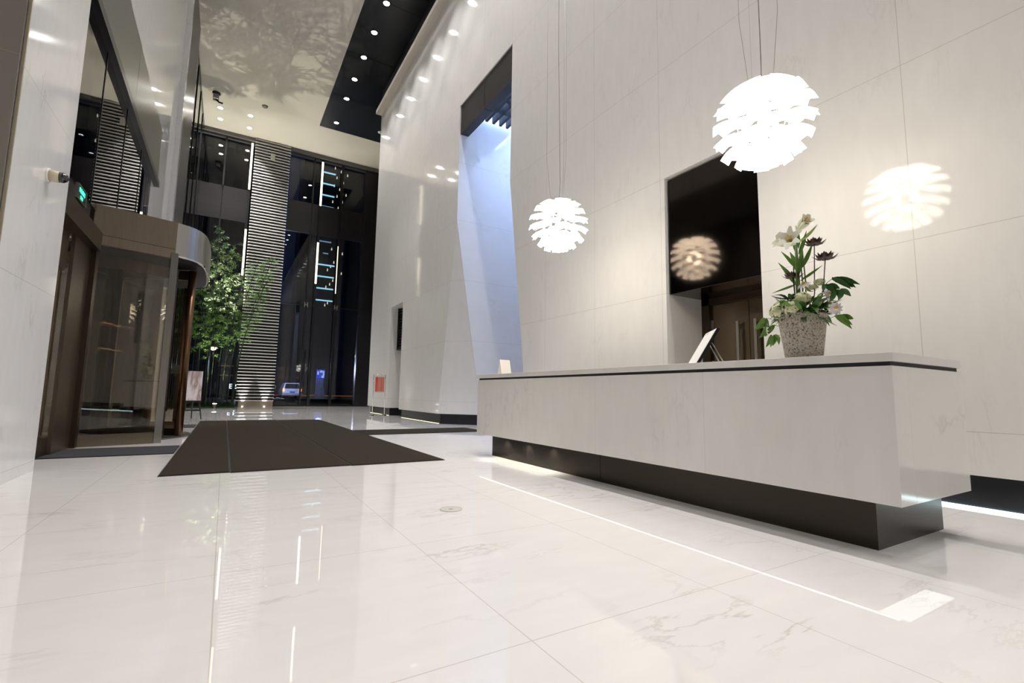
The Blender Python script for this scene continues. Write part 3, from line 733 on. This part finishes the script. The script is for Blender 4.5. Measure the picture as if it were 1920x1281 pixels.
spots = [(-1.55,25.2,6.0,-.1,-.1,2.4,'leftmost bamboo stem behind the revolving door canopy'), (-1.3,25.7,7.3,.1,-.2,3.0,'tall bamboo stem at the left of the planting bed'),
         (-1.05,25.3,6.4,-.1,-.2,2.6,'bamboo stem just left of the glowing lantern'), (-.8,25.8,8.0,.15,-.1,3.4,'tallest bamboo stem reaching the light spandrel'),
         (-.55,25.4,6.9,.2,-.2,2.8,'bamboo stem directly behind the small white uplight'), (-.3,25.9,7.4,.25,-.1,3.0,'bamboo stem right of the small white uplight'),
         (-.1,25.3,6.2,.45,-.3,2.7,'slim bamboo stem in the middle right of the bed'), (.12,25.8,6.7,.7,-.3,3.0,'bamboo stem leaning over the slatted column edge'),
         (.32,25.4,6.0,.95,-.3,2.9,'rightmost bamboo stem leaning across the slatted column'), (.38,25.9,6.9,1.0,-.3,3.6,'tall bamboo stem leaning right before the slats'),
         (-1.75,25.9,6.6,0,0,2.8,'bamboo stem at the far left corner against the glass'), (-.68,25.1,5.2,.1,-.1,2.3,'short bamboo stem at the front of the bed')]
for i, (x, y, h, lx, ly, zl, lab) in enumerate(spots):
    bamboo(x, min(y, 25.75), h, lx*1.15, ly, 1500, zl-.2, lab, 11+i, M_BLEAF if i % 3 else M_BLEAF2, 1.25 if lx > .4 else 1.0)
rb = random.Random(5); gc = MB()
for i in range(2600):
    x = rb.uniform(-1.75,.40); y = rb.uniform(25.0,26.6); h = rb.uniform(.08,.28); a = rb.uniform(0,6.28); dx, dy = math.cos(a)*.02, math.sin(a)*.02
    gc.add([(x-dx,y-dy,.02),(x+dx,y+dy,.02),(x+rb.uniform(-.08,.08),y+rb.uniform(-.08,.08),h)], [(0,1,2)])
gc.box(-1.74,.44,24.95,26.7,0,.06)
gc.build('ground_cover', leafmat('ground_cover_leaf', (.02,.05,.012)), None, label='low dark green ground cover filling the bed under the bamboo', cat='ground cover', kind='stuff')
u = empty('garden_uplight', 'small round white uplight at the front edge of the bamboo bed', 'floor light', (-.33, 24.82, 0))
MB().lathe([(0,0),(.05,0),(.05,.10),(.085,.15),(.085,.17),(0,.17)], n=20).build('housing', M_STEEL, u)
MB().lathe([(0,.171),(.08,.171),(.075,.19),(0,.20)], n=20).build('lens', emission('garden_lens', (1,.97,.85), 12), u)
lamp('SPOT', 'garden_beam', (0,0,.25), 800, (1,.94,.72), u, d=(.03,-.02,1), spot_size=1.0, spot_blend=.5, shadow_soft_size=.02)
u2 = empty('added_dapple_spotlight', 'added spotlight on a thin black stake behind the bamboo, dappling the ceiling', 'spotlight', (-.45, 26.5, 0))
MB().tube([(0,0,.02),(0,0,3.5)], .014, 8).build('stake', M_BLACK, u2)
MB().lathe([(0,3.5),(.05,3.5),(.06,3.62),(.06,3.64),(0,3.64)], n=16).build('housing', M_BLACK, u2)
lamp('SPOT', 'dapple_beam', (0,0,3.7), P_DAPPLE, (1,.94,.72), u2, d=(.10,-.30,1), spot_size=1.5, spot_blend=.6, shadow_soft_size=.004)  # unseen staked lamp added to cast leaf dapples on the ceiling
ln_ = empty('street_lantern', 'glowing street lantern on a thin pole seen among the bamboo stems', 'street lamp', (-1.33, 60, 0))
MB().tube([(0,0,0),(0,0,4.75)], .06, 8).build('pole', M_BLACK, ln_)
MB().lathe([(0,4.95),(.14,4.95),(.27,5.12),(.28,5.25),(0,5.32)], n=12).build('lamp_head', emission('lantern_glow', (1,.85,.5), 14), ln_)
MB().lathe([(0,5.26),(.32,5.26),(.12,5.42),(0,5.46)], n=12).build('cap', M_BLACK, ln_)

# ================================================================== FLOOR MATS, OUTLET
def floor_mat(x0, x1, y0, y1, label, m, border=.011):
    e = empty('floor_mat', label, 'floor mat', ((x0+x1)/2, (y0+y1)/2, 0), 0, 'floor mats on the marble')
    a, b = (x1-x0)/2, (y1-y0)/2
    MB().box(-a+border, a-border, -b+border, b-border, 0, .011).build('carpet', m, e)
    MB().prism([(-a,-b),(a,-b),(a,b),(-a,b)], 0, .006, 'z').build('rubber_edge', M_RUB, e)
floor_mat(-.478, .105, 5.57, 14.58, 'left narrow strip of the big dark brown ribbed entrance mat', M_MAT)
floor_mat(.107, 1.262, 5.54, 14.6, 'middle strip of the big dark brown ribbed entrance mat', M_MAT)
floor_mat(1.264, 2.372, 5.52, 14.55, 'right strip of the big dark brown ribbed entrance mat', M_MAT)
floor_mat(2.39, 4.95, 9.26, 10.42, 'thin brown mat leading from the big mat to the tall portal', M_MAT)
floor_mat(-1.775, -.49, 7.43, 8.42, 'dark grey mat in front of the revolving door at near left', M_MATG)
floor_mat(-1.70, -.49, 12.25, 13.2, 'dark mat beyond the revolving door', M_MATG)
fo = empty('floor_outlet', 'round flush floor outlet cover set in the marble in front of the desk', 'floor outlet', (1.436, 3.205, 0))
MB().lathe([(0,0),(.080,0),(.080,.0018),(.074,.0022),(0,.0022)], n=48).build('cover', simple('pale_steel_cover', (.56,.56,.50), .4, metal=.1), fo)
MB().lathe([(0,.0022),(.016,.0022),(.012,.004),(0,.004)], n=16).build('lift_ring', simple('grey_ring', (.4,.4,.37), .4), fo)
rg = MB(); pts = [(.0775*math.cos(i*PI/24), .0775*math.sin(i*PI/24), .002) for i in range(49)]
rg.tube(pts, .0012, 5, False).build('rim', simple('tan_rim', (.35,.31,.26), .5), fo)

# ================================================================== REVOLVING DOOR
rv = empty('revolving_door', 'bronze and glass revolving door drum with curved canopy at left', 'revolving door', (-1.75, 10.4, 0))
half = [(-.0,1.74),(.45,1.60),(.94,1.43),(1.16,1.28),(1.30,1.0),(1.345,.5),(1.35,0.)]
plan = half + [(x, -y) for x, y in half[-2::-1]]              # far to near, relative to the centre
plan = plan[::-1]                                            # near (y=-1.74) first
def resample(p, n):
    out = []
    for i in range(len(p)-1):
        for j in range(n): t = j/n; out.append((p[i][0]*(1-t)+p[i+1][0]*t, p[i][1]*(1-t)+p[i+1][1]*t))
    out.append(p[-1]); return out
def smoothp(p, it=2, keep=3):
    for _ in range(it):
        q = [p[0]]
        for a, b in zip(p, p[1:]): q += [(a[0]*.75+b[0]*.25, a[1]*.75+b[1]*.25), (a[0]*.25+b[0]*.75, a[1]*.25+b[1]*.75)]
        q.append(p[-1]); p = q
    return p
arc = smoothp(plan[2:-2], 2); near = [plan[0], plan[2]]; far = [plan[-3], plan[-1]]
def ribbon(path, t, z0, z1):
    mb = MB(); vs = []; fs = []
    n = len(path)
    for i, p in enumerate(path):
        a = Vector(path[max(i-1,0)]); b = Vector(path[min(i+1,n-1)]); d = (b-a).normalized(); nn = Vector((-d.y, d.x))
        for (o_, z) in ((0,z0),(0,z1),(t,z1),(t,z0)): vs.append((p[0]+nn.x*o_, p[1]+nn.y*o_, z))
    for i in range(n-1):
        for k_ in range(4): a = i*4+k_; b = i*4+(k_+1) % 4; fs.append((a, b, b+4, a+4))
    fs += [(0,3,2,1), tuple((n-1)*4+k_ for k_ in range(4))]
    return mb.add(vs, fs)
ribbon(near+arc[1:1], .05, 2.99, 3.42).build('near_fascia', M_BRONZE, rv)
ribbon(near, .06, 2.84, 2.985).build('near_header', M_BRONZE, rv)
ribbon(arc, .06, 2.90, 3.42).build('curved_fascia', M_STEEL, rv)
ribbon(far, .05, 2.90, 3.42).build('far_fascia', M_BRONZE, rv)
full = [plan[0]] + arc + [plan[-1]]
MB().prism([(x*.985-.0, y*.985) for x, y in full]+[(-1.6,1.2),(-1.6,-1.2)], 3.36, 3.41, 'z').build('canopy_top', M_BRONZED, rv)
MB().prism([(x*.97, y*.97) for x, y in full]+[(-1.35,.9),(-1.35,-.9)], 2.88, 2.92, 'z').build('canopy_soffit', M_BLACKM, rv)
ribbon([(x, y) for x, y in arc], .02, 2.875, 2.90).build('canopy_rim', M_CHROME, rv)
ribbon(near, .03, .16, 2.84).build('near_glass', M_DGLASS, rv)
ribbon(far, .03, .16, 2.84).build('far_glass', M_DGLASS, rv)
ribbon(near, .06, 0, .16).build('near_sill', M_BRONZE, rv); ribbon(far, .06, 0, .16).build('far_sill', M_BRONZE, rv)
for (x, y, m, nm) in ((.94,-1.43,M_STEEL,'near_post'),(.94,1.43,M_BRONZED,'far_post')):
    MB().box(x-.045, x+.045, y-.03, y+.03, 0, 2.92).build(nm, m, rv)
MB().box(-.10, .08, -1.82, -1.66, 0, 3.0).build('corner_post', M_BRONZED, rv)
MB().lathe([(0,.001),(1.30,.001),(1.30,.012),(0,.012)], n=48).build('floor_disc', simple('dark_floor_disc', (.05,.045,.04), .4), rv)
MB().lathe([(1.26,.0121),(1.3,.0121),(1.3,.014),(1.26,.014)], n=48).build('disc_ring', M_STEEL, rv)
ro = MB(); MB().tube([(0,0,.012),(0,0,2.88)], .07, 16).build('rotor_shaft', M_BRONZED, rv)
for k_, an in enumerate((math.radians(-24), math.radians(-24-90), math.radians(-24+90), math.radians(156))):
    M_ = Matrix.Rotation(an, 4, 'Z'); L_ = 1.29
    lf = MB(); lf.box(.05, L_, -.035, .035, .03, .15, M_); lf.box(.05, L_, -.035, .035, 2.70, 2.86, M_); lf.box(.05, .14, -.035, .035, .03, 2.86, M_)
    lo = lf.build('door_leaf', M_BRONZED, rv)
    st = MB(); st.tube([M_ @ Vector((L_-.05,0,.03)), M_ @ Vector((L_-.05,0,2.86))], .062, 14); st.build('leaf_stile', simple('warm_bronze_tube', (.16,.085,.045), .3, metal=.85) , lo)
    MB().box(.14, L_-.1, -.006, .006, .15, 2.70, M_).build('leaf_glass', M_DGLASS, lo)
    MB().box(L_-.22, L_-.08, -.05, -.035, 1.08, 1.22, M_).build('lock_plate', M_STEEL, lo)
wa = [(1.22*math.cos(math.radians(a_)), 1.22*math.sin(math.radians(a_))) for a_ in range(-118, -38, 4)]
ribbon(wa, .05, .03, .13).build('wing_rail', M_BRONZED, rv); ribbon(wa, .05, 2.62, 2.80).build('wing_head', M_BRONZED, rv)
ribbon(wa, .012, .13, 2.62).build('curved_wing_glass', M_DGLASS, rv)
for a_ in (-118, -42): MB().box(1.18, 1.26, -.03, .03, .03, 2.80, Matrix.Rotation(math.radians(a_), 4, 'Z')).build('wing_stile', M_BRONZED, rv)
# facade frame beside it
en = empty('door_frame', 'dark bronze portal frame with wide flat post between marble column and revolving door', 'door frame', (XL, 7.5, 0))
MB().box(-.02, .02, .30, 1.09, 0, 2.95).build('wide_post', M_BRONZE, en)
MB().box(-.06, .12, -1.04, 1.10, 2.72, 2.98).build('header_beam', M_BRONZED, en)
MB().box(-.10, -.04, -1.04, .30, 2.25, 2.72).build('header_panel', M_BRONZE, en)
MB().box(-.09, -.07, -1.04, .30, .22, 2.25).build('side_glass', M_DGLASS, en)
MB().box(-.12, -.02, -1.04, .30, 0, .22).build('side_sill', M_BRONZED, en)
MB().box(-.12, .0, -1.04, .90, 2.98, 3.32).build('upper_rail', M_BLACK, en)
# exit sign hanging above
ex = empty('exit_sign', 'small black sign box with green lit characters on the bronze header at upper left', 'exit sign', (-1.66, 7.47, 3.13), 0)
MB().box(-.012, .012, -.19, .19, -.085, .085).build('sign_box', M_BLACK, ex)
M_EGRN = emission('green_sign_light', (.05,1.0,.45), 2.6)
MT = Matrix.Translation((.0135,0,.032)) @ Matrix.Rotation(PI/2, 4, 'Z') @ Matrix.Rotation(PI/2, 4, 'X')
text_mesh('characters', '安全出口', .066, M_EGRN, ex, MT, .001)
MT = Matrix.Translation((.0135,0,-.042)) @ Matrix.Rotation(PI/2, 4, 'Z') @ Matrix.Rotation(PI/2, 4, 'X')
text_mesh('characters', 'EXIT', .058, M_EGRN, ex, MT, .001)
fe = MB()
for (y0, y1, z0, z1) in ((-.195,.195,.08,.092),(-.195,.195,-.092,-.08),(-.197,-.187,-.092,.092),(.187,.197,-.092,.092)): fe.box(-.014,.018,y0,y1,z0,z1)
fe.build('frame', M_STEEL, ex)
# security camera on the column
cm = empty('dome_camera', 'small cream dome camera with black bubble on the left marble column', 'security camera', (-1.54, 5.83, 2.76))
MB().tube([(0,0,0),(.014,0,0)], .066, 24).build('wall_plate', M_WHITE, cm)
MB().tube([(.012,0,0),(.085,0,0)], .052, 20).build('housing', simple('cream_plastic', (.62,.56,.40), .4), cm)
MB().tube([(.085,0,0),(.115,0,0),(.138,0,0),(.15,0,0)], [.05,.047,.032,.010], 20).build('bubble', simple('black_bubble', (.01,.01,.014), .08, spec=.9), cm)

# ================================================================== EASEL AND NOTICE STAND
def stripes(name, cols, scale, axis='X', dist=2.0, seed=0):
    m, N, L, b = mat(name); tc = N.new('ShaderNodeTexCoord'); mp = N.new('ShaderNodeMapping'); L.new(tc.outputs['Object'], mp.inputs[0])
    mp.inputs['Scale'].default_value = scale; mp.inputs['Location'].default_value = (seed, seed, 0)
    n = N.new('ShaderNodeTexNoise'); n.inputs['Scale'].default_value = 1; n.inputs['Detail'].default_value = 2; L.new(mp.outputs[0], n.inputs[0])
    r = N.new('ShaderNodeValToRGB'); L.new(n.outputs[0], r.inputs[0]); e = r.color_ramp.elements
    e[0].position = .35; e[0].color = (*cols[0], 1); e[1].position = .65; e[1].color = (*cols[-1], 1)
    for i, c in enumerate(cols[1:-1]): x = e.new(.35+.3*(i+1)/(len(cols)-1)); x.color = (*c, 1)
    L.new(r.outputs[0], b.inputs['Base Color']); b.inputs['Roughness'].default_value = .4; return m
es = empty('easel', 'black easel holding a blurred pink and white poster beyond the revolving door', 'easel', (-.72, 15.7, 0), .05)
MB().tube([(-.20,-.12,0),(-.10,.0,.75),(-.04,.03,1.3)], .016, 6).build('leg', M_BLACKM, es)
MB().tube([(.22,-.12,0),(.11,.0,.75),(.04,.03,1.3)], .016, 6).build('leg', M_BLACKM, es)
MB().tube([(0,.35,0),(0,.1,.8),(0,.04,1.3)], .016, 6).build('leg', M_BLACKM, es)
MB().box(-.2,.2,-.11,-.07,.22,.26).build('crossbar', M_BLACKM, es); MB().box(-.2,.2,-.09,.0,.46,.50).build('ledge', M_BLACKM, es)
pst = MB().box(-.195,.195,-.012,.012,0,.80).build('poster_board', stripes('blurred_portrait_print', ((.84,.81,.82),(.80,.74,.75),(.40,.27,.25),(.80,.76,.77)), (7,1,1.4)), None, label='blurred pink white poster board resting on the black easel', cat='poster')
pst.location = (-.73, 15.63, .50); pst.rotation_euler = (-.06, 0, .05)
ns = empty('notice_stand', 'slim two-legged chrome notice stand with red striped panel beside the far wall', 'sign stand', (4.62, 16.7, 0), 0)
for sx in (-.20, .22):
    MB().tube([(sx,0,.03),(sx,0,1.42)], .011, 8).build('post', M_CHROME, ns)
    MB().box(sx-.03,sx+.03,-.16,.16,.015,.045).build('foot', M_STEEL, ns); 
    for yy in (-.14,.14): MB().tube([(sx-.02,yy,.022),(sx+.02,yy,.022)], .022, 10).build('caster', M_BLACK, ns)
MB().tube([(-.20,0,1.41),(.22,0,1.41)], .009, 8).build('top_bar', M_CHROME, ns)
MB().box(-.175,.195,-.012,.008,.80,1.38).build('board', simple('pale_board', (.72,.68,.62), .4), ns)
MB().box(-.145,.165,-.018,-.012,.83,1.33).build('red_print', stripes('red_striped_print', ((.75,.12,.07),(.62,.30,.24),(.72,.08,.05)), (14,1,.3), seed=3), ns)

# ================================================================== OUTSIDE
ca = empty('car', 'white van with lit red tail lights on the street seen through the back glass', 'car', (5.85, 55, -.02))
M_CARP = simple('white_car_paint', (.6,.62,.7), .25, coat=.5)
b_ = MB().box(-.86,.86,-2.2,2.2,.32,.98); b_.build('body', M_CARP, ca, bevel=.06)
MB().add([(-.84,-2.15,.96),(.84,-2.15,.96),(.84,1.3,.96),(-.84,1.3,.96),(-.66,-1.98,1.58),(.66,-1.98,1.58),(.66,.7,1.58),(-.66,.7,1.58)],
         [(0,3,2,1),(4,5,6,7),(0,1,5,4),(1,2,6,5),(2,3,7,6),(3,0,4,7)]).build('cabin', M_CARP, ca, bevel=.04)
MB().add([(-.70,-2.16,1.02),(.70,-2.16,1.02),(.60,-2.03,1.50),(-.60,-2.03,1.50),(-.70,-2.10,1.02),(.70,-2.10,1.02),(.60,-1.97,1.50),(-.60,-1.97,1.50)],[(0,1,2,3),(4,7,6,5),(0,4,5,1),(1,5,6,2),(2,6,7,3),(3,7,4,0)]).build('rear_window', M_BLACK, ca)
for sx in (-1,1):
    MB().box(sx*.78-.08, sx*.78+.08, -2.25,-2.15,.72,1.0).build('tail_light', emission('tail_light_glow', (1,.22,.08), 9), ca)
    for yy in (-1.4,1.4): MB().tube([(sx*.72,yy,.32),(sx*.88,yy,.32)], .32, 18).build('wheel', M_BLACKM, ca)
MB().box(-.22,.22,-2.26,-2.2,.62,.74).build('number_plate', simple('blue_plate', (.08,.15,.5), .4), ca)
MB().box(-.88,.88,-2.28,-2.1,.36,.55).build('bumper', simple('grey_bumper', (.3,.32,.4), .4), ca)
lamp('POINT', 'car_fill_glow', (-2.5,-5,3), 1500, (.55,.65,1.0), ca, shadow_soft_size=.3)  # added light on the car's back, no lamp stands there
# blue lit kiosk
ki = empty('kiosk', 'blue-lit advertising pylon across the street seen through the back glass', 'kiosk', (9.6, 60, 0))
MB().box(-.45,.45,-.1,.1,2.25,3.3).build('lit_panel', emission('blue_panel_light', (.06,.12,1.0), .8), ki)
w_ = MB(); w_.box(-.38,-.2,-.13,-.1,2.7,3.1); w_.box(-.1,.2,-.13,-.1,2.95,3.2); w_.box(.1,.38,-.13,-.1,2.35,2.6); w_.box(.24,.4,-.13,-.1,2.6,3.15)
w_.build('white_shapes', emission('white_panel_light', (.5,.6,1.0), 1.3), ki)
MB().box(-.5,.35,-.15,.15,0,2.2).build('pillar', simple('kiosk_stone', (.22,.22,.27), .5), ki); MB().box(.1,.5,-.2,-.15,0,1.1).build('cabinet', simple('blue_cabinet', (.10,.16,.3), .4), ki)
lamp('POINT', 'kiosk_glow', (-.2,-1.2,2.6), 55, (.15,.25,1), ki, shadow_soft_size=.3)
lt = empty('shop_letters', 'small white lit letters low outside just left of the slatted column', 'sign', (.55, 45, 1.05))
text_mesh('letters', 'E2', .55, emission('letter_light', (.7,.85,1), 4), lt, Matrix.Rotation(PI/2, 4, 'X'), .02)
MB().box(-.5,.5,.03,.1,-1.05,.35).build('panel', M_BLACKM, lt)
# towers
tw = empty('tower', 'distant dark tower with cyan lit floor lines in the right glazing bay', 'building', (24, 150, 0))
tb_ = MB().box(-8,2.98,0,12,0,90).build('wall', simple('tower_facade', (.02,.025,.035), .4), tw)
M_CY = emission('cyan_floor_light', (.42,.85,1.0), 1.5)
rt = random.Random(9)
for i in range(20):
    z = 67.4 - i*3.62
    if i < 4 or 7 < i < 13: MB().box(-3.2, .9+ (i > 5)*1.2, -.3, 0, z, z+.36).build('lit_floor', M_CY, tw)
    elif i < 16: MB().box(-3.2+rt.uniform(0,2), rt.uniform(0,1.5), -.3, 0, z, z+.3).build('lit_floor', emission('dim_window', (.45,.65,.9), .6), tw)
tv = empty('tower', 'dark tower with rows of tiny wall lights at the right of the back glazing', 'building', (27, 150, 0))
MB().box(.02,18,0,12,0,86).build('wall', simple('office_facade', (.035,.036,.042), .35), tv)
M_WLG = emission('wall_light_glow', (1,.88,.62), 1.6)
pts2 = [(629,317),(640,324),(632,335),(627,350),(644,345),(637,357),(652,331),(632,370),(624,380),(649,368),(642,381),(634,392),(622,469),(626,494),(620,502),(614,508),(642,478),(640,515),(632,521),(624,528),(618,535),(611,540),(614,570),(609,574)]
for (u_, v_) in pts2:
    d_ = R3 @ _ray(u_, v_); t_ = 149.7/d_.y; x_, z_ = d_.x*t_-27, CAMH+d_.z*t_
    on = tv if x_ > .1 else tw
    MB().prism([(-.14,0),(.14,0),(.05,.75),(-.05,.75)], -.14, .14, 'y').build('wall_light', M_WLG, on).location = (x_ + (0 if on is tv else 3), -.15, z_)
bd = empty('building', 'dim grey building block filling the view behind the left back windows', 'building', (-4, 75, 0))
MB().box(-24,9,0,14,0,46).build('wall', simple('stone_facade', (.055,.05,.048), .5, noise=.2, scale=.3), bd)
for i in range(6):
    for j in range(9): MB().box(-6+j*1.8,-5+j*1.8,-.1,.05,4+i*6,6+i*6).build('window', M_BLACK, bd)
lb = empty('building', 'low dark blue building block across the street behind the car and kiosk', 'building', (9, 80, 0))
MB().box(-3.8,9,0,10,0,14).build('wall', simple('blue_facade', (.03,.035,.06), .5, noise=.2, scale=.3), lb)
for j in range(7): MB().box(-3.4+j*1.6,-2.5+j*1.6,-.1,.05,.4,5).build('shop_window', simple('dim_shop_glass', (.06,.065,.10), .2), lb)
rl = empty('street_rail', 'thin orange red lit rail low across the street at the right', 'rail', (15.5, 66, -.02))
MB().box(-11, 11, 0, .1, .15, .26).build('lit_bar', emission('red_barrier_light', (1,.25,.05), .25), rl)
for q in range(6): MB().box(-11+q*4.38, -10.9+q*4.38, 0, .1, 0, .15).build('post', M_BLACK, rl)
MB().box(2.3, 8.0, 28.4, 29.6, -.02, .35).build('hedge', leafmat('hedge_green', (.015,.03,.01)), None, label='low dark hedge just outside the back glass at the right', cat='hedge')
